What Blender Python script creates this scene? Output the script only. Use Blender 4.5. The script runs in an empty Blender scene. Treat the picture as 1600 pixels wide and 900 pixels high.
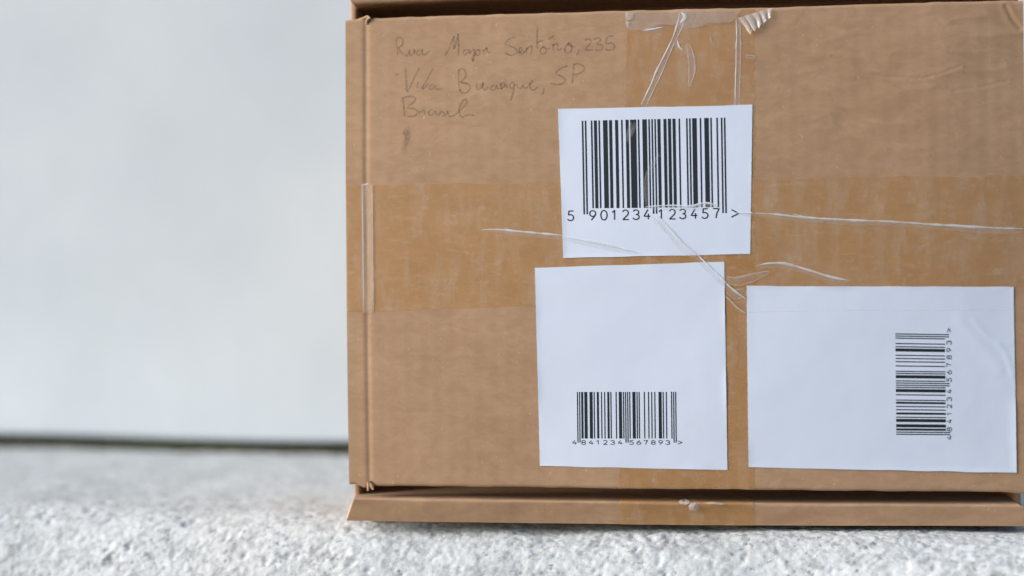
import bpy, math, random
import numpy as np
from mathutils import Matrix, Vector

# ------------------------------------------------------------------ camera, sky, sun, exposure
S = bpy.context.scene
COL = S.collection
cam_d = bpy.data.cameras.new('camera'); cam = bpy.data.objects.new('camera', cam_d); COL.objects.link(cam)
R = np.array([[0.9926889741678161, 0.12047601822504032, -0.0073572819905616095],
              [-0.006769071541291396, -0.005290909968054629, -0.9999630922899999],
              [-0.12051049844771937, 0.9927021382591807, -0.0044367172022271965]])
CP = np.array([0.15737316, -0.65768157, 0.09573023])
FPX = 2222.0
M = Matrix.Identity(4)
for i in range(3):
    M[i][0] = R[0][i]; M[i][1] = -R[1][i]; M[i][2] = -R[2][i]; M[i][3] = CP[i]
cam.matrix_world = M
cam_d.sensor_width = 36.0; cam_d.lens = FPX / 1600 * 36.0
cam_d.clip_start = 0.02; cam_d.clip_end = 200
cam_d.dof.use_dof = True; cam_d.dof.focus_distance = 0.650; cam_d.dof.aperture_fstop = 2.5
cam_d.dof.aperture_blades = 9
S.camera = cam

SUN_EL, SUN_AZ = math.radians(21), math.radians(-70)   # azimuth measured from straight in front of the box, minus = towards the left
sun_dir = Vector((math.sin(SUN_AZ) * math.cos(SUN_EL), -math.cos(SUN_AZ) * math.cos(SUN_EL), math.sin(SUN_EL)))
W_ = bpy.data.worlds.new('World'); S.world = W_; W_.use_nodes = True
wn = W_.node_tree
sky = wn.nodes.new('ShaderNodeTexSky'); sky.sky_type = 'NISHITA'; sky.sun_disc = False
sky.sun_elevation = SUN_EL
sky.sun_rotation = math.atan2(sun_dir.x, sun_dir.y)
sky.air_density = 1.0; sky.dust_density = 1.0; sky.ozone_density = 2.8
bg = wn.nodes['Background']; bg.inputs[1].default_value = 0.05
wn.links.new(sky.outputs[0], bg.inputs[0])
sl = bpy.data.lights.new('sun', 'SUN'); so = bpy.data.objects.new('sun', sl); COL.objects.link(so)
sl.energy = 1.5; sl.angle = math.radians(24); sl.color = (1.0, 0.97, 0.935)
so.rotation_euler = sun_dir.to_track_quat('Z', 'Y').to_euler()
so.location = (-1.5, -1.5, 2)
S.view_settings.view_transform = 'Standard'; S.view_settings.look = 'None'
S.view_settings.gamma = 1.0; S.view_settings.exposure = 1.72
S.cycles.use_denoising = True; S.cycles.max_bounces = 8; S.cycles.transparent_max_bounces = 12

# ------------------------------------------------------------------ helpers
rng = np.random.default_rng(7); random.seed(7)

def vnoise(x, y, seed=0):
    """smooth value noise in -1..1"""
    x = np.asarray(x, float); y = np.asarray(y, float)
    xi = np.floor(x).astype(np.int64); yi = np.floor(y).astype(np.int64)
    fx = x - xi; fy = y - yi
    fx = fx*fx*fx*(fx*(fx*6-15)+10); fy = fy*fy*fy*(fy*(fy*6-15)+10)
    def h(a, b):
        n = (a*374761393 + b*668265263 + seed*974634777) & 0xFFFFFFFF
        n = ((n ^ (n >> 13)) * 1274126177) & 0xFFFFFFFF
        n = ((n ^ (n >> 16)) * 2246822519) & 0xFFFFFFFF
        return ((n ^ (n >> 15)) & 0xFFFFFF) / float(0xFFFFFF) * 2 - 1
    return (h(xi, yi)*(1-fx)+h(xi+1, yi)*fx)*(1-fy) + (h(xi, yi+1)*(1-fx)+h(xi+1, yi+1)*fx)*fy

def fbm(x, y, n=4, seed=0, gain=.5):
    a, t = 1.0, 0
    for k in range(n):
        t = t + a*vnoise(x*2**k + 17.3*k, y*2**k + 9.1*k, seed+k); a *= gain
    return t

def new_obj(name, V, F, mat, parent=None, org=(0, 0, 0), smooth=True):
    me = bpy.data.meshes.new(name)
    V = np.asarray(V, float) - np.asarray(org, float)
    if isinstance(F, np.ndarray) and F.ndim == 2:
        n, k = F.shape
        me.vertices.add(len(V)); me.vertices.foreach_set('co', V.astype(np.float32).ravel())
        me.loops.add(n*k); me.loops.foreach_set('vertex_index', F.astype(np.int32).ravel())
        me.polygons.add(n); me.polygons.foreach_set('loop_start', np.arange(0, n*k, k, dtype=np.int32))
        me.update(calc_edges=True)
    else:
        me.from_pydata([tuple(v) for v in V], [], F)
    me.validate()
    if smooth:
        me.polygons.foreach_set('use_smooth', np.ones(len(me.polygons), bool))
    me.materials.append(mat)
    o = bpy.data.objects.new(name, me); COL.objects.link(o)
    if parent is not None: o.parent = parent
    return o

def gridF(n, m, base=0, flip=False):
    """n rows, m columns"""
    i, j = np.meshgrid(np.arange(n-1), np.arange(m-1), indexing='ij')
    a = (i*m + j).ravel() + base
    q = np.c_[a, a+1, a+m+1, a+m]
    return q[:, ::-1] if flip else q

def slab(Vf, Vb, n, m):
    """closed sheet from a front grid and a back grid (n rows, m columns)"""
    N = n*m
    b = np.r_[np.arange(m), np.arange(1, n)*m+m-1, (n-1)*m+np.arange(m-2, -1, -1), np.arange(n-2, 0, -1)*m]
    K = len(b); i = np.arange(K); j = (i+1) % K
    V = np.r_[Vf, Vb, Vf[b], Vb[b]]
    F = [gridF(n, m), gridF(n, m, N, True), np.c_[j, i, i+K, j+K] + 2*N]
    return V, np.concatenate(F)

def box_mesh(lo, hi):
    x0, y0, z0 = lo; x1, y1, z1 = hi
    V = [(x0,y0,z0),(x1,y0,z0),(x1,y1,z0),(x0,y1,z0),(x0,y0,z1),(x1,y0,z1),(x1,y1,z1),(x0,y1,z1)]
    F = np.array([[0,3,2,1],[4,5,6,7],[0,1,5,4],[1,2,6,5],[2,3,7,6],[3,0,4,7]])
    return np.array(V, float), F

class NT:
    def __init__(s, name):
        s.m = bpy.data.materials.new(name); s.m.use_nodes = True; s.t = s.m.node_tree
        s.p = s.t.nodes['Principled BSDF']; s.out = s.t.nodes['Material Output']
    def n(s, typ, **kw):
        nd = s.t.nodes.new(typ)
        for k, v in kw.items():
            if k in nd.inputs: nd.inputs[k].default_value = v
            else: setattr(nd, k, v)
        return nd
    def l(s, a, b): s.t.links.new(a, b)
    def coords(s, scale=(1, 1, 1), rot=(0, 0, 0)):
        tc = s.n('ShaderNodeTexCoord'); mp = s.n('ShaderNodeMapping')
        mp.inputs['Scale'].default_value = scale; mp.inputs['Rotation'].default_value = rot
        s.l(tc.outputs['Object'], mp.inputs['Vector']); return mp.outputs[0]
    def noise(s, vec, scale, detail=4, rough=.5, dist=0.0):
        nd = s.n('ShaderNodeTexNoise'); nd.inputs['Distortion'].default_value = dist; nd.inputs['Scale'].default_value = scale
        nd.inputs['Detail'].default_value = detail; nd.inputs['Roughness'].default_value = rough
        s.l(vec, nd.inputs['Vector']); return nd.outputs['Fac']
    def ramp(s, fac, stops):
        r = s.n('ShaderNodeValToRGB'); e = r.color_ramp.elements
        while len(e) < len(stops): e.new(.5)
        for el, (p, c) in zip(e, stops):
            el.position = p; el.color = (c, c, c, 1) if not hasattr(c, '__len__') else (*c, 1)
        s.l(fac, r.inputs[0]); return r.outputs[0]
    def mix(s, fac, a, b, mode='MIX'):
        mx = s.n('ShaderNodeMix'); mx.data_type = 'RGBA'; mx.blend_type = mode
        for v, k in ((fac, 0), (a, 6), (b, 7)):
            if isinstance(v, (int, float)): mx.inputs[k].default_value = v
            elif isinstance(v, tuple): mx.inputs[k].default_value = (*v, 1)
            else: s.l(v, mx.inputs[k])
        return mx.outputs[2]
    def math(s, op, a, b=0.0):
        nd = s.n('ShaderNodeMath'); nd.operation = op
        for v, k in ((a, 0), (b, 1)):
            if isinstance(v, (int, float)): nd.inputs[k].default_value = v
            else: s.l(v, nd.inputs[k])
        return nd.outputs[0]
    def bump(s, h, strength, dist, normal=None):
        b = s.n('ShaderNodeBump'); b.inputs['Strength'].default_value = strength; b.inputs['Distance'].default_value = dist
        s.l(h, b.inputs['Height'])
        if normal is not None: s.l(normal, b.inputs['Normal'])
        return b.outputs[0]

def kraft_material(name='kraft_cardboard'):
    t = NT(name)
    fib = t.noise(t.coords((180, 180, 430), (0, .05, 0)), 1.0, 5, .65, .7)        # horizontal paper fibres
    cloud = t.noise(t.coords((1, 1, 1.6)), 38, 5, .6)           # cloudy formation
    big = t.noise(t.coords(), 9, 3, .5)
    col = t.mix(t.ramp(cloud, [(.30, 0.0), (.72, 1.0)]), (.405, .246, .140), (.485, .304, .180))
    col = t.mix(t.math('MULTIPLY', t.ramp(fib, [(.38, 0.0), (.68, 1.0)]), .45), col, (.520, .332, .203))
    col = t.mix(t.math('MULTIPLY', t.ramp(big, [(.35, 1.0), (.65, 0.0)]), .25), col, (.375, .224, .127))
    blo = t.noise(t.coords((95, 95, 190), (0, -.06, 0)), 1.0, 4, .6, .8)
    col = t.mix(t.math('MULTIPLY', t.ramp(blo, [(.42, 0.0), (.66, 1.0)]), .60), col, (.372, .220, .124))
    sp = t.noise(t.coords((520, 520, 900)), 1.0, 2, .5)
    col = t.mix(t.math('MULTIPLY', t.ramp(sp, [(.70, 0.0), (.78, 1.0)]), .5), col, (.25, .145, .085))
    sp2 = t.noise(t.coords((700, 700, 420)), 1.0, 1, .5)
    col = t.mix(t.math('MULTIPLY', t.ramp(sp2, [(.73, 0.0), (.80, 1.0)]), .5), col, (.66, .47, .33))
    t.l(col, t.p.inputs['Base Color'])
    t.p.inputs['Roughness'].default_value = .72; t.p.inputs['Specular IOR Level'].default_value = .28
    # corrugation showing faintly through the liner, plus paper grain
    wv = t.n('ShaderNodeTexWave'); wv.bands_direction = 'X'; wv.inputs['Scale'].default_value = 1.0
    wv.inputs['Distortion'].default_value = 2.2; wv.inputs['Detail'].default_value = 2; wv.inputs['Detail Scale'].default_value = .6
    t.l(t.coords((46, 0, 3)), wv.inputs['Vector'])
    wn_ = t.bump(wv.outputs['Fac'], .065, .0003)
    b1 = t.bump(cloud, .25, .0006, wn_)
    t.l(t.bump(fib, .30, .00020, b1), t.p.inputs['Normal'])
    return t.m

def simple(name, col, rough=.6, spec=.4):
    t = NT(name); t.p.inputs['Base Color'].default_value = (*col, 1)
    t.p.inputs['Roughness'].default_value = rough; t.p.inputs['Specular IOR Level'].default_value = spec
    return t

KRAFT = kraft_material()

t = NT('cut_board_edge')     # pale raw edge of the board
nz = t.noise(t.coords((900, 900, 900)), 1, 2)
t.l(t.mix(nz, (.40, .28, .18), (.54, .41, .29)), t.p.inputs['Base Color']); t.p.inputs['Roughness'].default_value = .85
RAW = t.m

t = NT('white_label_paper')
nz = t.noise(t.coords((1, 1, 1)), 55, 4, .6)
t.l(t.mix(nz, (.715, .770, .895), (.745, .797, .910)), t.p.inputs['Base Color'])
t.p.inputs['Roughness'].default_value = .42; t.p.inputs['Specular IOR Level'].default_value = .4
t.l(t.bump(t.noise(t.coords(), 30, 3, .5), .35, .0012, t.bump(t.noise(t.coords(), 1500, 2, .5), .08, .0001)), t.p.inputs['Normal'])
PAPER = t.m

INK = simple('black_print', (.017, .022, .026), .45, .4).m

def tape_material(name, adhesive, t0, t1):
    t = NT(name); t.t.nodes.remove(t.p)
    cloud = t.noise(t.coords((1, 1, 2.2)), 90, 4, .62)
    strk = t.noise(t.coords((420, 420, 60)), 1, 3, .5)
    tint = t.mix(t.ramp(cloud, [(.52, 0.0), (.74, 1.0)]), t0, t1)
    tr = t.n('ShaderNodeBsdfTransparent'); t.l(tint, tr.inputs[0])
    gl = t.n('ShaderNodeBsdfGlossy'); gl.inputs['Roughness'].default_value = .26
    bp = t.bump(strk, .2, .0004, t.bump(cloud, .4, .0007)); t.l(bp, gl.inputs['Normal'])
    df = t.n('ShaderNodeBsdfDiffuse'); df.inputs[0].default_value = (.80, .70, .60, 1)
    m1 = t.n('ShaderNodeMixShader'); m1.inputs[0].default_value = .055; t.l(tr.outputs[0], m1.inputs[1]); t.l(gl.outputs[0], m1.inputs[2])
    m2 = t.n('ShaderNodeMixShader')
    ad = t.n('ShaderNodeBsdfDiffuse'); ad.inputs[0].default_value = (.66, .38, .17, 1)      # the yellowed adhesive
    m3 = t.n('ShaderNodeMixShader'); m3.inputs[0].default_value = adhesive
    t.l(m1.outputs[0], m3.inputs[1]); t.l(ad.outputs[0], m3.inputs[2])
    # air bubbles and badly stuck spots read as pale flecks
    t.l(t.math('MULTIPLY', t.ramp(t.noise(t.coords((150, 150, 420)), 1, 4, .6), [(.54, 0.0), (.74, 1.0)]), .14), m2.inputs[0])
    band = t.noise(t.coords((150, 150, 50)), 1, 5, .65)
    m4 = t.n('ShaderNodeMixShader'); t.l(t.math('MULTIPLY', t.ramp(band, [(.46, 0.0), (.70, 1.0)]), .15), m4.inputs[0])
    t.l(m3.outputs[0], m4.inputs[1]); t.l(df.outputs[0], m4.inputs[2]); t.l(m4.outputs[0], m2.inputs[1]); t.l(df.outputs[0], m2.inputs[2]); t.l(m2.outputs[0], t.out.inputs[0])
    return t.m
TAPE = tape_material('clear_packing_tape', .21, (1.0, .935, .79), (1.0, .955, .85))
TAPE_OLD = tape_material('yellowed_packing_tape', .30, (.985, .905, .74), (.99, .925, .79))

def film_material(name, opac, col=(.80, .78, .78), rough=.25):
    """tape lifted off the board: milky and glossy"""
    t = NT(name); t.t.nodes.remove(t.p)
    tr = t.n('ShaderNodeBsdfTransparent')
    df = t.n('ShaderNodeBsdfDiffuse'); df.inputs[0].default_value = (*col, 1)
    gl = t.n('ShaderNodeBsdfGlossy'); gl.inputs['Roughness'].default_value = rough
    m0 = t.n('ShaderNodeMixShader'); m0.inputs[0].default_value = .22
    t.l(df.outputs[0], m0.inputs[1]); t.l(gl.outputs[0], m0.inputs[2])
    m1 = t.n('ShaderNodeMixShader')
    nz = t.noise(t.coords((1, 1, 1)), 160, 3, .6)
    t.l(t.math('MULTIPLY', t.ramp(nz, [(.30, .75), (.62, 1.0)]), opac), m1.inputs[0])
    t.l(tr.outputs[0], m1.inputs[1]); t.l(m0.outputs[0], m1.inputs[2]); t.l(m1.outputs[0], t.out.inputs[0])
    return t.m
FILM = film_material('lifted_tape_film', .80, (.90, .875, .86))
GLARE = film_material('painted_tape_glare', .80, (.93, .95, 1.0)); BAND = film_material('loose_tape_film', .24, (.82, .72, .63))  # wrinkles over the labels: glare painted in as near-white film colour
FILM_VEIL = film_material('faint_tape_film', .16, (.78, .70, .64))
FILM_THIN = film_material('thin_lifted_tape_film', .36, (.80, .74, .68))
FILM_WHITE = film_material('crumpled_tape_film', .50, (.74, .68, .61), .45)

def pencil_material(name, lo, hi):
    t = NT(name); t.t.nodes.remove(t.p)
    tr = t.n('ShaderNodeBsdfTransparent'); df = t.n('ShaderNodeBsdfDiffuse'); df.inputs[0].default_value = (.105, .080, .070, 1)
    m = t.n('ShaderNodeMixShader'); nz = t.noise(t.coords(), 900, 3, .6)
    t.l(t.ramp(nz, [(.30, lo), (.62, hi)]), m.inputs[0]); t.l(tr.outputs[0], m.inputs[1]); t.l(df.outputs[0], m.inputs[2])
    t.l(m.outputs[0], t.out.inputs[0]); return t.m
PEN = pencil_material('pen_strokes', .09, .28); SMUDGE = pencil_material('rubbed_pen', .02, .065)

# ------------------------------------------------------------------ setting: wall and ledge
AW = math.radians(-5.9)                      # the ledge and wall run a little askew to the parcel
EU = np.array([math.cos(AW), math.sin(AW)]); EV = np.array([-math.sin(AW), math.cos(AW)])
Z0 = -0.0172                                 # top of the ledge
V_WALL = 0.254

# ledge: rough rendered plinth with a worn round front edge
U = np.arange(-0.52, 0.62, 0.00095)
rx, rz, vtop = .044, .042, .032
prof = []
for z in np.linspace(-.30, -.075, 12): prof.append((vtop-rx, Z0-rz+(z+.075)))
for z in np.arange(-.075+.001, 0, .00095)[:]:
    prof.append((vtop-rx, Z0-rz+z))
for a in np.linspace(0, math.pi/2, 80): prof.append((vtop-rx*math.cos(a), Z0-rz+rz*math.sin(a)))
for v in np.arange(vtop+.0012, .33, .0018): prof.append((v, Z0))
prof = np.array(prof)
d = np.gradient(prof, axis=0); ln = np.hypot(d[:, 0], d[:, 1]); s_arc = np.r_[0, np.cumsum(np.hypot(*np.diff(prof, axis=0).T))]
nrm = np.c_[-d[:, 1]/ln, d[:, 0]/ln]         # (v, z) outward normal
UU, SS = np.meshgrid(U, s_arc)
def ledge_relief(u, s):
    wu = u + .0016*fbm(u/.006, s/.006, 3, 31); ws = s + .0016*fbm(u/.006+40, s/.006, 3, 37)
    a = wu*.80 + ws*.60; b = -wu*.60 + ws*.80          # lumps lean, as thrown on with a brush
    lump = fbm(a/.0050, b/.0030, 4, 3, .62)
    pit = np.clip(-fbm(a/.0060+9, b/.0036, 4, 51, .6) - .38, 0, 1)
    patch = .55+.45*np.clip(fbm(u/.03, s/.02, 2, 90)+.3, 0, 1)
    return patch*(.00029*lump - .0010*pit) + .0010*fbm(u/.05, s/.05, 2, 77) + .00022*fbm(u/.0016, s/.0013, 2, 5)
disp = ledge_relief(UU, SS)
ftop = np.clip((prof[:, 0]-vtop)/.05, 0, 1)[:, None]
disp = disp*(1-.35*ftop) - .0012
VV = prof[:, 0][:, None] + nrm[:, 0][:, None]*disp
ZZ = prof[:, 1][:, None] + nrm[:, 1][:, None]*disp
LV = np.c_[(UU*EU[0]+VV*EV[0]).ravel(), (UU*EU[1]+VV*EV[1]).ravel(), ZZ.ravel()]
t = NT('rough_white_render')
c1 = t.noise(t.coords(), 140, 6, .65); c2 = t.noise(t.coords(), 22, 4, .6); c3 = t.noise(t.coords(), 330, 4, .6)
col = t.mix(t.ramp(c2, [(.30, 0.0), (.70, 1.0)]), (.510, .528, .520), (.640, .652, .640))
col = t.mix(t.math('MULTIPLY', t.ramp(c1, [(.38, 1.0), (.53, 0.0)]), .75), col, (.345, .355, .34))
pm = t.ramp(t.noise(t.coords(), 48, 4, .6), [(.38, .15), (.60, 1.0)])
col = t.mix(t.math('MULTIPLY', t.math('MULTIPLY', t.ramp(c3, [(.33, 1.0), (.43, 0.0)]), .85), pm), col, (.15, .145, .125))
c4 = t.noise(t.coords(), 260, 5, .65)
col = t.mix(t.math('MULTIPLY', t.ramp(c4, [(.56, 0.0), (.66, 1.0)]), .6), col, (.74, .76, .76))
st = t.noise(t.coords((1, 1, 1)), 9, 4, .6)
col = t.mix(t.math('MULTIPLY', t.ramp(st, [(.55, 0.0), (.75, 1.0)]), .35), col, (.62, .60, .53))
t.l(col, t.p.inputs['Base Color']); t.p.inputs['Roughness'].default_value = .8; t.p.inputs['Specular IOR Level'].default_value = .3
t.l(t.bump(c3, .5, .0008), t.p.inputs['Normal'])
LEDGE = t.m
ledge = new_obj('ledge', LV, gridF(len(s_arc), len(U)), LEDGE); ledge['kind'] = 'structure'

# wall: smooth painted slab hung just clear of the ledge on a recessed foot
def uvz(u, v, z): return (u*EU[0]+v*EV[0], u*EU[1]+v*EV[1], z)
zb = Z0 + .0074
pr = []
for a in np.linspace(0, math.pi/2, 7): pr.append((V_WALL+.004-.004*math.sin(a), zb+.004-.004*math.cos(a)))
cs = [(V_WALL+.045, Z0-.05), (V_WALL+.045, zb)] + pr + [(V_WALL, z) for z in np.arange(.02, 1.3, .02)] + [(V_WALL, 1.3), (V_WALL+.12, 1.3), (V_WALL+.12, Z0-.05)]
cs = np.array(cs); us = np.linspace(-1.1, 1.1, 90)
wv_ = []
for u in us:
    sag = .0016*math.sin(u*7+1.0)*0 + .0011*vnoise(u*6, 3.0, 4)
    for i, (v, z) in enumerate(cs):
        wv_.append(uvz(u, v, z + (sag if 0 < i < 10 else 0)))
k = len(cs); F = []
for i in range(len(us)-1):
    for j in range(k):
        j2 = (j+1) % k; F.append((i*k+j, i*k+j2, (i+1)*k+j2, (i+1)*k+j)[::-1])
F.append(tuple(range(k))); F.append(tuple(range((len(us)-1)*k, len(us)*k))[::-1])
t = NT('white_wall_paint')
c2 = t.noise(t.coords(), 7, 4, .55); c3 = t.noise(t.coords((1, 1, .5)), 24, 4, .6)
col = t.mix(t.ramp(c2, [(.30, 0.0), (.70, 1.0)]), (.490, .532, .560), (.568, .606, .630))
col = t.mix(t.math('MULTIPLY', t.ramp(c3, [(.50, 0.0), (.72, 1.0)]), .22), col, (.468, .502, .508))
t.l(col, t.p.inputs['Base Color']); t.p.inputs['Roughness'].default_value = .6; t.p.inputs['Specular IOR Level'].default_value = .3
t.l(t.bump(t.noise(t.coords(), 120, 4, .6), .15, .001), t.p.inputs['Normal'])
wall = new_obj('wall', wv_, F, t.m, smooth=False)
wall['label'] = 'smooth white painted wall standing behind the ledge above a dark mossy gap'; wall['category'] = 'wall'

# moss growing in the gap under the wall
mv, mf = [], []
for i in range(4200):
    u = random.uniform(-.75, .5); n = .5+.5*float(vnoise(u*14, .5, 12))
    if random.random() > .35+.65*n: continue
    v = V_WALL + random.uniform(.0008, .014); z = Z0 - .0012 + random.uniform(0, .0030)*(.4+n)
    r = random.uniform(.0007, .0017); b = len(mv); a0 = random.random()*6.28
    top = uvz(u+random.uniform(-r, r), v+random.uniform(-r, r), z+r*1.6)
    for q in range(4): mv.append(uvz(u+r*math.cos(a0+q*1.57), v+r*math.sin(a0+q*1.57), z+random.uniform(-.3, .3)*r))
    mv.append(top); bot = uvz(u, v, z-r); mv.append(bot)
    for q in range(4): mf += [(b+q, b+(q+1) % 4, b+4), (b+(q+1) % 4, b+q, b+5)]
t = NT('moss_green'); nz = t.noise(t.coords(), 60, 4)
t.l(t.mix(t.ramp(nz, [(.35, 0.0), (.65, 1.0)]), (.070, .070, .012), (.165, .165, .024)), t.p.inputs['Base Color']); t.p.inputs['Roughness'].default_value = .9
moss = new_obj('moss', mv, mf, t.m); moss['kind'] = 'stuff'

# ------------------------------------------------------------------ the parcel
W, H = 0.3080581, 0.22
BOX_D = .092
ORG = np.array([W/2, BOX_D/2, Z0])
parcel = bpy.data.objects.new('cardboard_box', None); COL.objects.link(parcel); parcel.location = ORG
parcel.empty_display_size = .05
parcel['label'] = 'taped brown cardboard mailing box with white barcode labels standing on the rough ledge'
parcel['category'] = 'box'

BOW = .0066  # bulge added to the board's shape so its right side shades darker
def seg_d(x, z, pts):
    best = np.full(np.shape(x), 9.0)
    for (x0, z0), (x1, z1) in zip(pts[:-1], pts[1:]):
        dx, dz = x1-x0, z1-z0; tt = np.clip(((x-x0)*dx+(z-z0)*dz)/(dx*dx+dz*dz), 0, 1)
        best = np.minimum(best, np.hypot(x-x0-tt*dx, z-z0-tt*dz))
    return best
def surf0(x, z):
    q = (x-W/2)/(W/2)
    qz = (z-H/2)/(H/2)
    return -BOW*(1-q*q) - .0024*(1-qz*qz)  # upright bulge added too, so the lower part shades darker
def face_xz(px, py, off=0.0):
    """from the traced drawing of the front face (drawn in photo units) to metres on the bowed board"""
    px = np.asarray(px, float); py = np.asarray(py, float)
    dx = (px-800)/FPX; dy = (py-450)/FPX
    D = R[0][:, None]*dx.ravel() + R[1][:, None]*dy.ravel() + R[2][:, None]
    y = np.zeros(dx.size)
    for _ in range(5):
        tt = (y-CP[1])/D[1]; x = CP[0]+tt*D[0]; z = CP[2]+tt*D[2]; y = surf0(x, z)-off
    return x.reshape(px.shape), z.reshape(px.shape)
def px1(px, py):
    x, z = face_xz([px], [py]); return float(x[0]), float(z[0])
CREASES = [([px1(*p) for p in ((1300, 88), (1330, 100), (1375, 119), (1400, 121), (1440, 123), (1475, 113), (1500, 104))], .00060, .00007),
           ([px1(*p) for p in ((1490, 142), (1530, 137), (1575, 126))], .00056, .00005),
           ([px1(*p) for p in ((1572, 10), (1582, 30), (1594, 44))], .0009, .00016),
           ([px1(*p) for p in ((1540, 20), (1545, 260), (1552, 440))], .0020, .00002),
           ([px1(*p) for p in ((1460, 40), (1466, 200), (1470, 420))], .0025, .000015)]
XC0 = px1(573, 400)[0]
XC1 = px1(574.5, 750)[0]
def surf(x, z):
    y = surf0(x, z)
    y = y - .00030*vnoise(x/.045+3, z/.038+1, 21) - .00010*vnoise(x/.021, z/.02, 22)
    y = y + .00030*np.exp(-((x-XC0)/.0013)**2)                        # scored fold beside the left edge
    crumple = np.clip((x-.185)/.04, 0, 1)*np.clip((z-.135)/.03, 0, 1)
    y = y - .00010*crumple*(1-2*np.abs(vnoise(x/.017+z/.05, z/.008, 71)))
    for pts, w, a in CREASES:
        dd = seg_d(x, z, pts)
        y = y + a*np.exp(-(dd/w)**2) - .6*a*np.exp(-((dd-2.2*w)/(1.2*w))**2)
    return y
def P(px, py, off=0.0):
    x, z = face_xz(px, py, off)
    return np.stack([x, surf(x, z)-off, z], -1)

# front panel with its ragged top and bottom edges
nx_, nz_ = 720, 400
def edge_curve(pix):
    pts = np.array([px1(*p) for p in pix]); o = np.argsort(pts[:, 0]); return pts[o, 0], pts[o, 1]
bx_, bz_ = edge_curve([(549, 756.5), (556, 756), (562, 759), (567, 761.5), (571, 762.5), (574, 758.5), (582, 758.8), (700, 760), (850, 762), (1000, 763.8), (1150, 764.8), (1300, 766.6), (1450, 767.6), (1560, 768.4), (1604, 772)])
tx_, tz_ = edge_curve([(541, 32), (548, 30.5), (558, 29.5), (566, 26.5), (571, 24.5), (575, 27.5), (582, 28.3), (700, 24.6), (850, 20.3), (965, 16.7), (1090, 13.6), (1215, 11.2), (1350, 6.8), (1500, 2.2), (1597, 0.5)])
xs = np.r_[np.linspace(-.0007, .014, 60), np.linspace(.0146, W, nx_)]
ss = np.r_[0, .0012, .003, np.linspace(.006, .994, nz_), .997, .9988, 1]
XX = np.broadcast_to(xs, (len(ss), len(xs))).copy()
zb_ = np.interp(xs, bx_, bz_) + .00016*vnoise(xs/.006, 0*xs, 61); zt_ = np.interp(xs, tx_, tz_) + .00016*vnoise(xs/.006, 0*xs+5, 62)
ZZ = zb_ + ss[:, None]*(zt_-zb_)
YY = surf(XX, ZZ)
ed = np.minimum(ZZ-zb_, zt_-ZZ)
YY += .0006*np.clip(1-ed/.0012, 0, 1)**2
Vf = np.c_[XX.ravel(), YY.ravel(), ZZ.ravel()]
Vb = np.c_[XX.ravel(), (surf0(XX, ZZ)+.0032).ravel(), ZZ.ravel()]
V, F = slab(Vf, Vb, *XX.shape)
front = new_obj('front_panel', V, F, KRAFT, parcel, ORG)

def tube(pts, rad, nseg=8):
    pts = [Vector(p) for p in pts]; V, F = [], []
    for i, p in enumerate(pts):
        d = (pts[min(i+1, len(pts)-1)]-pts[max(i-1, 0)]).normalized()
        a = d.cross(Vector((0, 1, 0))).normalized(); b = d.cross(a)
        r = rad[i]
        for k in range(nseg):
            an = 2*math.pi*k/nseg; V.append(p + a*r*math.cos(an) + b*r*.6*math.sin(an))
    n = len(pts)
    for i in range(n-1):
        for k in range(nseg):
            F.append((i*nseg+k, i*nseg+(k+1) % nseg, (i+1)*nseg+(k+1) % nseg, (i+1)*nseg+k))
    F.append(tuple(range(nseg))); F.append(tuple(range((n-1)*nseg, n*nseg))[::-1])
    return V, F
# the frayed scraps where the fold meets the bottom and top edges
def fray(lines):
    V, F = [], []
    for pix, rad in lines:
        pts = [tuple(P([a], [b], .0004 + .0007*i/len(pix))[0]) for i, (a, b) in enumerate(pix)]
        v, f = tube(pts, rad); o = len(V); V += [tuple(x) for x in v]; F += [tuple(i+o for i in q) for q in f]
    return V, F
V, F = fray([([(576, 752), (576, 757), (575.5, 762), (575, 767)], [.0006, .0010, .0008, .0005]),
             ([(578, 752), (580, 757), (582, 762), (583, 765)], [.0006, .0010, .0008, .0004])])
new_obj('torn_fibre', V, F, KRAFT, front, ORG)
V, F = fray([([(568, 30), (571, 27.5), (574, 26), (578, 28.5)], [.0004, .0008, .0008, .0004]),
             ([(572, 38), (573, 34), (574, 31), (576, 29)], [.0003, .0006, .0008, .0005])])
new_obj('torn_fibre', V, F, KRAFT, front, ORG)

# sides, back and inner tray
def panel(name, lo, hi, mat=KRAFT, par=parcel):
    V, F = box_mesh(lo, hi); o = new_obj(name, V, F, mat, par, ORG, smooth=False)
    bm = o.modifiers.new('edge', 'BEVEL'); bm.width = .0007; bm.segments = 2; return o
ZTOP = H + .0185
panel('side_panel', (-.0003, .0085, Z0), (.0026, BOX_D, ZTOP))
panel('side_panel', (W-.0026, .0110, Z0), (W+.0004, BOX_D, ZTOP-.006))
panel('back_panel', (.0028, BOX_D-.003, Z0+.0032), (W-.0028, BOX_D, ZTOP-.0032))
panel('inner_wall', (.0028, .040, Z0+.0032), (W-.0028, .043, ZTOP-.0032))

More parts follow.
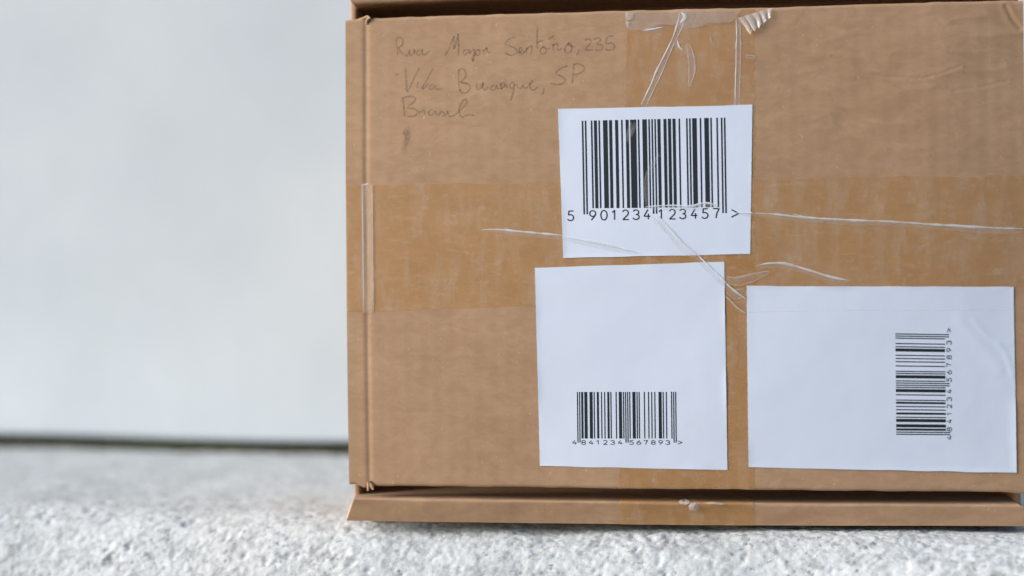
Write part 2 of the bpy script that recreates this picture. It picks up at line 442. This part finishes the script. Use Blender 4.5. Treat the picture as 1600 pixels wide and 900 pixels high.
def FB(x): return .6*float(surf0(x, 0))
def bent(name, prof, x_lo, x_hi, thick, n=160, wob=.00015, seed=1, par=parcel):
    """a board strip bent along x: prof is its outer (y, z) line, x_lo / x_hi give its two ends at each profile point"""
    prof = np.array(prof, float); d = np.gradient(prof, axis=0); d /= np.hypot(d[:, 0], d[:, 1])[:, None]
    nin = np.c_[-d[:, 1], d[:, 0]]
    m = len(prof); Vf, Vb = [], []
    for i in range(n):
        f = i/(n-1)
        for j in range(m):
            x = x_lo[j]+(x_hi[j]-x_lo[j])*f
            w = wob*float(vnoise(x/.03, j*.15, seed)) + wob*.5*float(vnoise(x/.009, j*.3, seed+1))
            y, z = prof[j]; 
            fb = FB(x)
            Vf.append((x, y+w+fb, z+w*.6+TILT(x, z))); q = prof[j]+nin[j]*thick
            Vb.append((x - (.0009*min(1, max(0, (-.0056-z)/.006)) if i == 0 else 0), q[0]+w+fb, q[1]+w*.6+TILT(x, z)))
    V, F = slab(np.array(Vf), np.array(Vb), n, m)
    o = new_obj(name, V, F, KRAFT, par, ORG); o.data.materials.append(RAW)
    mi = np.zeros(len(F), np.int32); mi[-2*(n+m-2):] = 1; o.data.polygons.foreach_set('material_index', mi)
    return o

# bottom flap: runs out of the gap, folds over and flares down to the ledge
def arc(c, r, a0, a1, n):
    return [(c[0]+r*math.cos(a), c[1]+r*math.sin(a)) for a in np.linspace(math.radians(a0), math.radians(a1), n)]
pb = [(y, -.0057 + .0009*(y/.036)) for y in np.linspace(.036, .004, 10)] + arc((.0012, -.0067), .0010, 88, 192, 9)[1:]
ye, ze = pb[-1]
for f in np.linspace(0, 1, 12)[1:]: pb.append((ye+.0030*f, ze+(-.0169-ze)*f))
zz = np.array([p[1] for p in pb])
g = np.clip((-.0056-zz)/(.0110), 0, 1)
xl = .0018 - .0046*g; xh = W-.0030 + .0055*np.clip(g*3.0, 0, 1)
TILT = lambda x, z: (.0016*(x/W) - .0003)*min(1.0, max(0.0, (-.0050-z)/.0116))
flap_b = bent('bottom_flap', pb, xl, xh, .0026, seed=5)
# top flap: the same the other way up
pt = [(y, H+.0066) for y in np.linspace(.036, .0042, 10)] + arc((.0030, H+.0092), .0026, -90, -170, 9)[1:]
ye, ze = pt[-1]
for f in np.linspace(0, 1, 8)[1:]: pt.append((ye-.0006*f, ze+(ZTOP-ze)*f))
zz = np.array([p[1] for p in pt]); g = np.clip((zz-H-.0072)/.006, 0, 1)
xl = .0034-.0030*np.sqrt(g); xh = np.full(len(pt), W-.0006) - .0025*(1-g)
TILT = lambda x, z: .0016*(x/W)
flap_t = bent('top_flap', pt, xl, xh, -.0026, seed=9)
V, F = box_mesh((-.0004, .0045, ZTOP), (W+.0004, BOX_D, ZTOP+.003))
panel('top_panel', (-.0004, .0050, ZTOP+.0021), (W+.0004, BOX_D, ZTOP+.0050))

# ------------------------------------------------------------------ tape stuck on the board
def quad_sheet(quad, n, m, off, rough_edge=(0, 0, 0, 0), seed=0, thick=None):
    """quad: TL, TR, BR, BL on the traced drawing; rough_edge: ragged amount for left, right, top, bottom"""
    q = np.array(quad, float); r = np.linspace(0, 1, n)[:, None]; c = np.linspace(0, 1, m)[None, :]
    def at(k):
        return (q[0][k]*(1-c)+q[1][k]*c)*(1-r) + (q[3][k]*(1-c)+q[2][k]*c)*r
    px, py = at(0), at(1)
    el, er, et, eb = rough_edge
    px = px + el*vnoise(py/5.0, 0*py, seed)*np.clip(1-c*8, 0, 1) + er*vnoise(py/4.0, 0*py+3, seed+1)*np.clip(1-(1-c)*8, 0, 1)
    py = py + et*vnoise(px/34.0, 0*px, seed+2)*np.clip(1-r*8, 0, 1) + eb*vnoise(px/40.0, 0*px+3, seed+3)*np.clip(1-(1-r)*8, 0, 1)
    return P(px, py, off)
def sheet_obj(name, quad, n, m, off, mat, par, thick=.00008, **kw):
    A = quad_sheet(quad, n, m, off, **kw); B = A.copy(); B[..., 1] += thick
    V, F = slab(A.reshape(-1, 3), B.reshape(-1, 3), n, m)
    return new_obj(name, V, F, mat, par, ORG)
def tape_sheet(name, quad, n, m, off, par, mat=TAPE, **kw):
    A = quad_sheet(quad, n, m, off, **kw)
    return new_obj(name, A.reshape(-1, 3), gridF(n, m, 0, True), mat, par, ORG)

tape_v = tape_sheet('packing_tape', [(979, 19), (1179, 14), (1180, 764.4), (967, 762.6)], 220, 70, .00007, parcel, TAPE_OLD, rough_edge=(.8, 2.2, 1.5, 0), seed=80)
tape_v['label'] = 'vertical strip of clear packing tape running from top to bottom edge'
tape_h = tape_sheet('packing_tape', [(541.2, 289), (1599, 273), (1602, 447), (543.6, 488.5)], 70, 260, .00013, parcel, rough_edge=(0, 0, 1.6, .8), seed=90)
tape_h['label'] = 'horizontal strip of clear packing tape across the middle'

# tape carried over the bottom flap
def on_flap(px, off=.00015):
    """x on the bottom flap below a drawing column"""
    return px1(px, 765)[0]
js = [j for j in range(len(pb)) if pb[j][0] < .02]
PB = np.array(pb); dB = np.gradient(PB, axis=0); dB /= np.hypot(dB[:, 0], dB[:, 1])[:, None]
NB = np.c_[dB[:, 1], -dB[:, 0]]
TILT = lambda x, z: (.0016*(x/W) - .0003)*min(1.0, max(0.0, (-.0050-z)/.0116))
Vt = []; xa, xb = on_flap(968), on_flap(1177); nn = 60
for j in js:
    for i in range(nn):
        x = xa+(xb-xa)*i/(nn-1); q = PB[j]+NB[j]*.00035
        w = .00015*float(vnoise(x/.03, j*.15, 5)) + .000075*float(vnoise(x/.009, j*.3, 6))
        Vt.append((x, q[0]+w+FB(x), q[1]+w*.6+TILT(x, PB[j][1])))
new_obj('packing_tape', Vt, gridF(len(js), nn, 0, True), TAPE, flap_b, ORG)
def flap_pt(px, jf, off):
    x = on_flap(px); j = min(int(jf), len(PB)-2); f = jf-j
    q = PB[j]*(1-f)+PB[j+1]*f + NB[j]*off
    return (x, q[0]+FB(x), q[1]+TILT(x, q[1]))

# ------------------------------------------------------------------ paper labels and their print
def smooth_poly(pts, step=2.0):
    p = np.array(pts, float)
    if len(p) < 3:
        n = max(2, int(np.hypot(*(p[-1]-p[0]))/step)+1); return p[0]+(p[-1]-p[0])*np.linspace(0, 1, n)[:, None]
    e = np.vstack([2*p[0]-p[1], p, 2*p[-1]-p[-2]]); out = []
    for i in range(1, len(e)-2):
        n = max(2, int(np.hypot(*(e[i+1]-e[i]))/step)+1)
        for tt in np.linspace(0, 1, n, endpoint=False):
            t2, t3 = tt*tt, tt**3
            out.append(.5*((2*e[i])+(-e[i-1]+e[i+1])*tt+(2*e[i-1]-5*e[i]+4*e[i+1]-e[i+2])*t2+(-e[i-1]+3*e[i]-3*e[i+1]+e[i+2])*t3))
    out.append(p[-1]); return np.array(out)
def ribbon(pts, w, off, height=0.0, ends=True):
    """flat or ridged ribbon along a line of the drawing; w a width or a list of widths (drawing units)"""
    p = np.array(pts, float); n = len(p)
    d = np.gradient(p, axis=0); L = np.hypot(d[:, 0], d[:, 1]); L[L == 0] = 1; nr = np.c_[-d[:, 1], d[:, 0]]/L[:, None]
    w = np.broadcast_to(np.asarray(w, float), (n,))
    cols = 2 if height == 0 else 7
    rows = []
    for c in np.linspace(-.5, .5, cols):
        q = p + nr*(w*c)[:, None]
        h = off + height*(math.cos(c*math.pi))*(w/max(w.max(), 1e-9))
        x, z = face_xz(q[:, 0], q[:, 1], off)
        rows.append(np.c_[x, surf(x, z)-h, z])
    return np.stack(rows, 1).reshape(-1, 3), gridF(n, cols)
def join(parts):
    V, F, b = [], [], 0
    for v, f in parts:
        V.append(v); F.append(f+b); b += len(v)
    return np.concatenate(V), np.concatenate(F)

def ell(cx, cy, a, b, t0, t1, n=14):
    return [(cx+a*math.cos(math.radians(t)), cy+b*math.sin(math.radians(t))) for t in np.linspace(t0, t1, n)]
# machine-readable style numerals: strokes in a unit cell, x 0..1, y 0 (top) .. 1 (base)
GL = {
 '0': [ell(.5, .5, .46, .5, -90, 270, 26)],
 '1': [[(.22, .24), (.58, .0), (.58, 1.0)]],
 '2': [ell(.47, .28, .42, .28, -165, 20, 12) + [(.78, .52), (.08, 1.0)], [(.05, 1.0), (.95, 1.0)]],
 '3': [ell(.42, .25, .42, .25, -160, 90, 14), ell(.42, .73, .48, .27, -90, 160, 14)],
 '4': [[(.62, .0), (.06, .68), (.98, .68)], [(.70, .42), (.70, 1.0)]],
 '5': [[(.88, .0), (.20, .0), (.16, .42)] + ell(.42, .69, .48, .31, -120, 150, 14)],
 '6': [[(.70, .0), (.22, .42)] + ell(.5, .70, .44, .30, 200, -160, 22)],
 '7': [[(.04, .0), (.94, .0), (.60, .45), (.45, 1.0)]],
 '8': [ell(.5, .25, .38, .25, -90, 270, 20), ell(.5, .74, .45, .26, -90, 270, 20)],
 '9': [[(.30, 1.0), (.78, .58)] + ell(.5, .30, .44, .30, 20, 380, 22)],
 '>': [[(.0, .0), (1.0, .5), (.0, 1.0)]],
}
LC = {'0': '0001101', '1': '0011001', '2': '0010011', '3': '0111101', '4': '0100011', '5': '0110001', '6': '0101111', '7': '0111011', '8': '0110111', '9': '0001011'}
PAR = ['LLLLLL', 'LLGLGG', 'LLGGLG', 'LLGGGL', 'LGLLGG', 'LGGLLG', 'LGGGLL', 'LGLGLG', 'LGLGGL', 'LGGLGL']
def ean13(s):
    inv = lambda c: ''.join('1' if k == '0' else '0' for k in c)
    out = '101'
    for ch, p in zip(s[1:7], PAR[int(s[0])]):
        out += LC[ch] if p == 'L' else inv(LC[ch])[::-1]
    out += '01010'
    for ch in s[7:]: out += inv(LC[ch])
    return out + '101'
def bars(code, tl, tr, br, bl, guard, off, gain=1.0):
    """tl..bl: corners of the bar block on the drawing (start edge = left); guard: extra length of the guard bars"""
    pat = ean13(code); n = len(pat); tl, tr, br, bl = (np.array(v, float) for v in (tl, tr, br, bl))
    parts, i = [], 0
    while i < n:
        if pat[i] == '1':
            j = i
            while j < n and pat[j] == '1': j += 1
            f0, f1 = i/n, j/n; mid = (f0+f1)/2; f0, f1 = mid+(f0-mid)*gain, mid+(f1-mid)*gain
            a0, a1 = tl+(tr-tl)*f0, tl+(tr-tl)*f1; b0, b1 = bl+(br-bl)*f0, bl+(br-bl)*f1
            if i < 3 or i >= n-3 or 45 <= i < 50:
                b0 = b0+(b0-a0)*guard; b1 = b1+(b1-a1)*guard
            r = np.linspace(0, 1, 30)[:, None]
            L_, R_ = a0+(b0-a0)*r, a1+(b1-a1)*r
            g_ = np.stack([L_, R_], 1)
            parts.append((P(g_[..., 0], g_[..., 1], off).reshape(-1, 3), gridF(30, 2)))
            i = j
        else: i += 1
    return join(parts)
def digits(items, off, stroke):
    """items: (character, centre x, centre y, width, height, rotated) on the drawing"""
    parts = []
    for ch, cx, cy, w, h, rot in items:
        for st in GL[ch]:
            pts = []
            for (a, b) in st:
                u, v = (a-.5)*w, (b-.5)*h
                pts.append((cx+u, cy+v) if not rot else (cx+v, cy-u))
            p = np.array(pts)
            fine = [p[0]]
            for q0, q1 in zip(p[:-1], p[1:]):
                k = max(1, int(np.hypot(*(q1-q0))/1.2)); fine += [q0+(q1-q0)*(i+1)/k for i in range(k)]
            parts.append(ribbon(fine, stroke, off))
    return join(parts)

def label(quad, off, n, m, text, seed, creases=()):
    A = quad_sheet(quad, n, m, off, rough_edge=(.2, .2, .45, .45), seed=seed)
    for pix, w, a in creases:
        dd = seg_d(A[..., 0], A[..., 2], [px1(*p) for p in pix]); A[..., 1] -= a*np.exp(-(dd/w)**2)
    r_, c_ = np.meshgrid(np.linspace(0, 1, n), np.linspace(0, 1, m), indexing='ij')
    eg = np.minimum(np.minimum(c_, 1-c_), np.minimum(r_, 1-r_)*.9)
    A[..., 1] -= .00022*np.clip(1-eg/.035, 0, 1)**2*np.clip(.25+.9*vnoise(A[..., 0]/.016, A[..., 2]/.016, seed+9), 0, 1)   # edges lifting here and there
    B = A.copy(); B[..., 1] += .00012
    V, F = slab(A.reshape(-1, 3), B.reshape(-1, 3), n, m)
    o = new_obj('paper_label', V, F, PAPER, parcel, ORG); o['label'] = text
    return o
LO = .00022      # height of the labels' face above the board
PO = LO + .00006
l1 = label([(871.8, 170.5), (1175.6, 163.8), (1172.2, 397), (880.2, 402.8)], LO, 70, 90, 'white paper label with one large barcode above the other labels', 100)
l2 = label([(835.8, 418.4), (1131.5, 409), (1136.6, 734), (843.6, 728.4)], LO, 90, 80, 'tall white paper label with a small upright barcode at its bottom', 110)
l3 = label([(1166.6, 446.8), (1583.8, 448.2), (1588.4, 739), (1169.6, 729.8)], LO, 180, 240, 'wide white paper label with a small barcode turned on its side', 120,
           [([(1522, 502), (1545, 527), (1560, 536), (1572, 552), (1582, 585)], .0015, .00010), ([(1560, 536), (1578, 538)], .0012, .00006), ([(1500, 500), (1530, 535), (1560, 575)], .003, .00010)])

V, F = bars('5901234123457', (908.8, 188.6), (1133.2, 183.6), (1135.4, 323.4), (911.4, 325.6), .068, PO)
new_obj('barcode', V, F, INK, l1, ORG)
row = [('5', 892, 337.2), ('9', 926, 336.6), ('0', 943.6, 336.2), ('1', 959.4, 335.9), ('2', 977.6, 335.6), ('3', 994.4, 335.4), ('4', 1010.8, 335.1),
       ('1', 1032.4, 334.8), ('2', 1050.6, 334.6), ('3', 1067.2, 334.3), ('4', 1084.4, 334), ('5', 1101.8, 333.7), ('7', 1119, 333.4), ('>', 1148.4, 333.4)]
V, F = digits([(c, x, y, 10.5 if c != '>' else 11, 15 if c != '>' else 12, False) for c, x, y in row], PO, 1.9)
new_obj('barcode_number', V, F, INK, l1, ORG)

V, F = bars('4841234567893', (901.2, 612.4), (1056.4, 612.2), (1057.2, 685.2), (902.0, 685.2), .088, PO, .96)
new_obj('barcode', V, F, INK, l2, ORG)
row = [('4', 897.4), ('8', 911.8), ('4', 923.4), ('1', 934.2), ('2', 945.7), ('3', 957.3), ('4', 968.8), ('5', 986.8), ('6', 998), ('7', 1009), ('8', 1020.7), ('9', 1032.2), ('3', 1043.6), ('>', 1062.6)]
V, F = digits([(c, x, 691.3, 7.0, 6.2 if c != '>' else 5, False) for c, x in row], PO, 1.05)
new_obj('barcode_number', V, F, INK, l2, ORG)

V, F = bars('4841234567893', (1400.4, 679.2), (1398.8, 520.8), (1476, 522.0), (1477.8, 679.8), .085, PO, .96)
new_obj('barcode', V, F, INK, l3, ORG)
row = [('4', 683.8), ('8', 670.7), ('4', 658.2), ('1', 646.7), ('2', 634.7), ('3', 623.3), ('4', 611.5), ('5', 593.3), ('6', 581.8), ('7', 570.2), ('8', 558.2), ('9', 546.7), ('3', 535), ('>', 515.8)]
V, F = digits([(c, 1483.2-.004*(683-y), y, 6.6, 7.0 if c != '>' else 5, True) for c, y in row], PO, 1.05)
new_obj('barcode_number', V, F, INK, l3, ORG)

# ------------------------------------------------------------------ handwriting
A_ = lambda pts: [(600+a/4.5, 40+b/4.5) for a, b in pts]
B_ = lambda pts: [(780+a/5.625, 40+b/5.625) for a, b in pts]
line1 = [A_(s) for s in (
  [(80,95),(88,140),(95,195),(92,205)], [(80,97),(105,82),(130,100),(130,130),(105,152),(98,157)], [(100,155),(122,190),(150,212),(168,203)],
  [(168,203),(178,170),(178,195),(190,207),(205,195),(212,170),(215,196)], [(262,172),(240,175),(228,195),(242,208),(262,190),(270,170),(268,195),(285,205),(320,175)],
  [(430,210),(460,150),(490,75),(488,120),(492,160),(510,100),(520,60),(522,120),(522,210)],
  [(590,170),(565,172),(555,195),(570,203),(592,185),(597,170),(602,196)], [(602,196),(625,165),(635,170),(632,210),(625,248),(618,226),(645,193)],
  [(655,170),(642,190),(655,208),(672,195),(670,172),(655,168),(682,180)], [(690,165),(698,180),(703,196)], [(700,180),(720,155),(724,180),(738,190),(752,178)])]
line1 += [B_(s) for s in (
  [(150,102),(110,105),(62,138),(58,165),(100,180),(142,202),(155,228),(130,254),(90,257),(45,235)],
  [(165,240),(198,218),(190,192),(175,207),(182,240),(205,245),(232,215)], [(235,190),(240,215),(238,243)], [(238,210),(262,186),(285,180),(283,230),(272,262)],
  [(335,5),(332,100),(333,205)], [(333,152),(362,136),(390,130)], [(382,185),(360,215),(370,245),(400,245),(412,215),(397,186),(378,190),(428,202),(452,190)],
  [(430,120),(455,105),(482,84)], [(465,160),(474,190),(470,220)], [(468,178),(500,156),(515,165),(510,198),(528,215),(548,195)],
  [(612,150),(582,188),(576,220),(600,241),(630,220),(636,178),(616,150),(604,166),(640,182),(667,184)], [(702,205),(695,230),(678,260)],
  [(750,130),(785,114),(806,135),(788,170),(755,207),(785,214),(826,212)], [(830,120),(870,108),(890,126),(857,160),(895,170),(911,194),(890,215),(840,212)],
  [(1002,90),(955,92)], [(955,92),(940,128),(945,160),(985,150),(1013,178),(1000,208),(960,216),(930,205)])]
line2 = [A_(s) for s in (
  [(75,338),(90,343),(107,341)], [(150,300),(155,380),(163,462),(200,390),(250,290)], [(238,395),(231,425),(238,440)], [(342,303),(300,380),(268,440),(290,432),(312,402)],
  [(345,413),(325,420),(318,440),(338,446),(358,424),(362,443),(408,446)], [(524,310),(523,390),(534,462)], [(524,314),(548,301),(572,325),(570,362),(540,397),(582,406),(606,435),(580,470),(548,471),(530,452)],
  [(655,403),(650,438),(665,450),(690,420),(695,400),(693,438),(710,450),(732,430)], [(776,414),(752,430),(752,452),(775,450),(790,418),(795,443),(815,440)], [(818,412),(825,446),(842,420),(862,414),(864,440)])]
line2 += [B_(s) for s in (
  [(10,500),(15,545)], [(15,520),(30,503),(46,510),(48,546)], [(130,500),(100,505),(94,540),(114,551),(135,510)], [(135,508),(125,570),(105,640),(93,662)],
  [(148,510),(165,545),(190,551),(210,520),(212,543),(236,550)], [(236,550),(262,520),(291,490),(284,480),(266,510),(275,553),(302,565),(338,538)],
  [(394,538),(386,580),(374,610)], [(602,355),(560,365),(502,403),(506,425),(560,455),(578,485),(552,510),(500,516),(450,506)],
  [(655,335),(650,420),(640,510)], [(655,340),(700,335),(746,365),(735,400),(692,425),(655,433)], [(578,330),(586,338)])]
line3 = [A_(s) for s in (
  [(130,510),(140,580),(146,640)], [(124,513),(170,498),(216,505),(214,532),(165,576),(215,585),(236,610),(215,634),(162,641)], [(244,598),(250,631)], [(250,612),(280,595),(291,626)],
  [(346,590),(320,595),(312,620),(335,630),(360,600),(368,624),(388,630)], [(388,630),(402,602),(424,614),(430,630),(408,639)], [(440,632),(446,600),(455,630),(475,641)],
  [(475,641),(530,602),(580,545),(570,515),(546,540),(525,600),(545,643),(580,630),(606,624),(636,638)])]
scr = [A_(s) for s in ([(182,712),(150,745),(140,765),(172,742),(168,790),(140,830)], [(186,735),(140,850),(150,890),(130,910)], [(160,740),(166,800),(150,870)], [(176,760),(138,880)], [(150,730),(150,800)])]
def writing(lines, name, w0, mat=PEN):
    parts = []
    for k, s in enumerate(lines):
        p = smooth_poly(s, 1.2)
        w = w0*(1+.30*vnoise(np.arange(len(p))/6.0, np.full(len(p), k*1.7), 44))
        w[0] *= .6; w[-1] *= .5
        parts.append(ribbon(p, w, .00007 + .000006*(k % 4)))
    V, F = join(parts)
    return new_obj(name, V, F, mat, front, ORG)
writing(line1 + line2 + line3, 'handwritten_address', 2.6)
writing(scr, 'pen_scribble', 8.0, SMUDGE)

# ------------------------------------------------------------------ wrinkles, lifted strips and scraps of the tape
def wrinkle(pix, w, par, off, height=.0007, mat=None, dual=False):
    mat = mat or (GLARE if off == T1 else FILM)
    p = smooth_poly(pix, 3.0); n = len(p); f = np.linspace(0, 1, n)
    ww = np.interp(f, np.linspace(0, 1, len(w)), w)*(1+.14*vnoise(f*n/9, 0*f, int(pix[0][0])))
    p = p + np.c_[vnoise(f*n/14, 0*f+2, 5), vnoise(f*n/14, 0*f+7, 5)]*.4
    d = np.gradient(p, axis=0); L = np.hypot(d[:, 0], d[:, 1]); L[L == 0] = 1; nr = np.c_[-d[:, 1], d[:, 0]]/L[:, None]
    taper = np.clip(np.minimum(f, 1-f)*6+.25, 0, 1)
    sd = -1 if nr[:, 1].mean() > 0 else 1
    jag = 1+.45*vnoise(f*n/4.0, 0*f, int(pix[0][1])+3)
    if dual:
        v1, f1 = ribbon(p, ww*1.35, off, height*.15)
        v2, f2 = ribbon(p + nr*(sd*.55*ww)[:, None], np.maximum(ww*.30*jag, .8)*taper, off+.00004, height*.10)
        v3, f3 = ribbon(p - nr*(sd*.55*ww)[:, None], np.maximum(ww*.14*jag, .5)*taper, off+.00004)
        V, F = join([(v1, f1), (v2, f2), (v3, f3)])
    else:
        v1, f1 = ribbon(p - nr*(sd*.75*ww)[:, None], ww*1.5*taper, off)
        v2, f2 = ribbon(p, np.maximum(ww*.58*jag, 1.1)*taper, off+.00004, height*.12)
        V, F = join([(v1, f1), (v2, f2)])
    o = new_obj('tape_wrinkle', V, F, FILM_VEIL, par, ORG); o.data.materials.append(mat)
    mi = np.ones(len(F), np.int32); mi[:len(f1)] = 0; o.data.polygons.foreach_set('material_index', mi)
    return o
T0 = .00016; T1 = LO + .00012
wrinkle([(752, 359), (775, 358.5), (815, 362), (880, 368)], [2, 4, 5, 5], tape_h, T0)
wrinkle([(879, 369), (915, 376), (950, 383), (1003, 396)], [5, 6, 5, 3], tape_h, T1)
wrinkle([(1175, 333), (1200, 334), (1260, 340), (1330, 344), (1400, 347), (1480, 352), (1540, 356), (1599, 357.5)], [4, 5, 5, 5, 4, 5, 6, 7], tape_h, T0, .0009)
wrinkle([(1238, 334), (1265, 340), (1300, 343)], [1, 4, 2], tape_h, T0+.0001)
wrinkle([(1008, 323), (1045, 321), (1080, 322), (1100, 317), (1122, 321)], [3, 5, 4, 6, 3], tape_h, T1)
wrinkle([(1150, 332), (1176, 333)], [2, 4], tape_h, T1)
wrinkle([(1028, 336), (1045, 356), (1070, 384), (1092, 400)], [3, 6, 8, 6], tape_h, T1, .0010)
wrinkle([(1092, 400), (1112, 420), (1134, 442)], [6, 5, 5], tape_h, T1, .0008)
wrinkle([(1134, 442), (1150, 456), (1167, 468)], [5, 5, 3], tape_h, T0+.0003, .0008)
wrinkle([(1018, 336), (1030, 350), (1042, 365)], [1.5, 3, 1.5], tape_h, T1, .0004, FILM_THIN)
wrinkle([(1134, 462), (1152, 480), (1166, 490)], [2, 3, 2], tape_h, T0+.0003)
wrinkle([(1180, 416), (1198, 412), (1225, 412), (1260, 421), (1295, 432), (1330, 439)], [3, 5, 6, 5, 5, 2], tape_h, T0, .0009)
wrinkle([(1135, 436), (1150, 440), (1170, 436), (1202, 425)], [6, 12, 9, 3], tape_h, T0, .0008, FILM_THIN, dual=True)
wrinkle([(1136, 452), (1150, 460), (1166, 456)], [8, 14, 9], tape_h, T0, .0008, FILM_THIN, dual=True)
wrinkle([(1066, 21), (1062, 40), (1050, 68), (1034, 102), (1020, 134), (1005, 165)], [9, 6, 6, 7, 7, 8], tape_v, T0, .0009, dual=True)
wrinkle([(1064, 18), (1070, 26), (1063, 36)], [6, 9, 4], tape_v, T0+.0003)
wrinkle([(1058, 62), (1062, 74), (1068, 78)], [3, 4, 1], tape_v, T0)
wrinkle([(1074, 68), (1079, 84), (1081, 108), (1077, 135)], [4, 8, 8, 3], tape_v, T0, .0007, FILM_THIN, dual=True)
wrinkle([(1153, 27), (1154, 60), (1153, 100), (1151, 165)], [5, 6, 7, 6], tape_v, T0, .0008, dual=True)
wrinkle([(1110, 56), (1113, 66), (1119, 69)], [2, 3, 1], tape_v, T0, .0004, FILM_THIN)
wrinkle([(1164, 86), (1173, 86.5), (1182, 88)], [2, 4, 2], tape_v, T0, .0004, FILM_THIN)
wrinkle([(985, 190), (981, 205), (978, 222)], [3, 4, 2], tape_v, T1, .0004, FILM_VEIL)
wrinkle([(991, 190), (987, 205), (984, 215)], [1.5, 3, 1.5], tape_v, T1, .0004, FILM_VEIL)
wrinkle([(1029, 240), (1018, 256), (1009, 272), (1007, 300), (1009, 326)], [2, 4, 4, 3, 2], tape_v, T1, .0005, FILM_VEIL)
p = smooth_poly([(1169, 487.5), (1300, 485), (1450, 484.5), (1586, 484)], 4); V, F = ribbon(p, .9, T1)
new_obj('tape_edge', V, F, FILM_VEIL, tape_h, ORG)
def film_patch(quad, n, m, off, mat, par, name, amp=.0004, seed=0, re=(1, 1, 1, 1)):
    A = quad_sheet(quad, n, m, off, rough_edge=re, seed=seed)
    i, j = np.meshgrid(np.linspace(0, 1, n), np.linspace(0, 1, m), indexing='ij')
    A[..., 1] -= amp*np.abs(vnoise(j*9, i*2.5, seed+4))
    return new_obj(name, A.reshape(-1, 3), gridF(n, m), mat, par, ORG)
# strip of tape bridging the fold by the left edge
film_patch([(565, 288), (582, 288), (583.5, 489), (567, 489)], 60, 9, .0005, BAND, tape_h, 'lifted_strip', .0002, 7, (.6, .6, .5, .5))
wrinkle([(564, 289), (572, 287.5), (576, 287)], [2, 3, 1], tape_h, T0+.0003, .0003)
wrinkle([(566, 290), (566.6, 380), (568, 488)], [2, 1.6, 2], tape_h, T0+.0003, .0003)
wrinkle([(581.5, 290), (582, 380), (583, 488)], [1.5, 1.2, 1.5], tape_h, T0+.0003, .0002, FILM_THIN)
# pale band where the tape has come loose along the top edge
film_patch([(977, 19), (1158, 15), (1140, 39), (980, 44)], 16, 60, .0004, BAND, tape_v, 'loose_band', .0003, 9, (1, 3, 1, 6))
film_patch([(977, 19), (990, 19), (988, 30), (977, 31)], 8, 8, .0007, FILM_WHITE, tape_v, 'loose_corner', .0002, 13)
film_patch([(977, 33), (983, 35), (982, 42), (978, 41)], 6, 6, .0006, FILM_WHITE, tape_v, 'loose_corner', .0002, 14)
wrinkle([(1004, 47), (1020, 45), (1036, 42)], [2, 4, 2], tape_v, T0+.0002, .0003)
# crumpled pleated end of the tape
q = np.array([(1153, 28), (1206, 12), (1204, 29), (1171, 53)], float)
n, m = 26, 60; i, j = np.meshgrid(np.linspace(0, 1, n), np.linspace(0, 1, m), indexing='ij')
px = (q[0][0]*(1-j)+q[1][0]*j)*(1-i)+(q[3][0]*(1-j)+q[2][0]*j)*i; py = (q[0][1]*(1-j)+q[1][1]*j)*(1-i)+(q[3][1]*(1-j)+q[2][1]*j)*i
py = py + 2.0*np.sin(j*5*2*math.pi)*i
A = P(px, py, .0006); A[..., 1] -= .0006*np.abs(np.sin(j*4.6*math.pi + .6*vnoise(j*4, i*2, 3)))*(.4+.6*i) + .0004*i
new_obj('pleated_tape_end', A.reshape(-1, 3), gridF(n, m), FILM_WHITE, tape_v, ORG)
# scrap of tape torn on the bottom flap's fold
def scrap(outline, name, seed):
    V = [flap_pt(a, b, .0010+.0006*random.random()) for a, b in outline]; c = tuple(np.mean(np.array(V), 0)-np.array((0, .0008, 0)))
    V.append(c); n = len(outline)
    return new_obj(name, V, [(i, (i+1) % n, n) for i in range(n)], FILM_WHITE, flap_b, ORG, smooth=False)
scrap([(1060, 12.5), (1064, 10.0), (1070, 9.0), (1076, 11.5), (1078, 14), (1072, 16), (1062, 15)], 'tape_scrap', 1)
scrap([(1075, 17), (1080, 14), (1088, 14.5), (1092, 18.0), (1088, 19.0), (1078, 19.3)], 'tape_scrap', 2)
scrap([(1100, 13.8), (1115, 13.2), (1132, 14.5), (1128, 16), (1108, 15.4)], 'tape_scrap', 3)
print('faces', sum(len(o.data.polygons) for o in S.objects if o.type == 'MESH'))
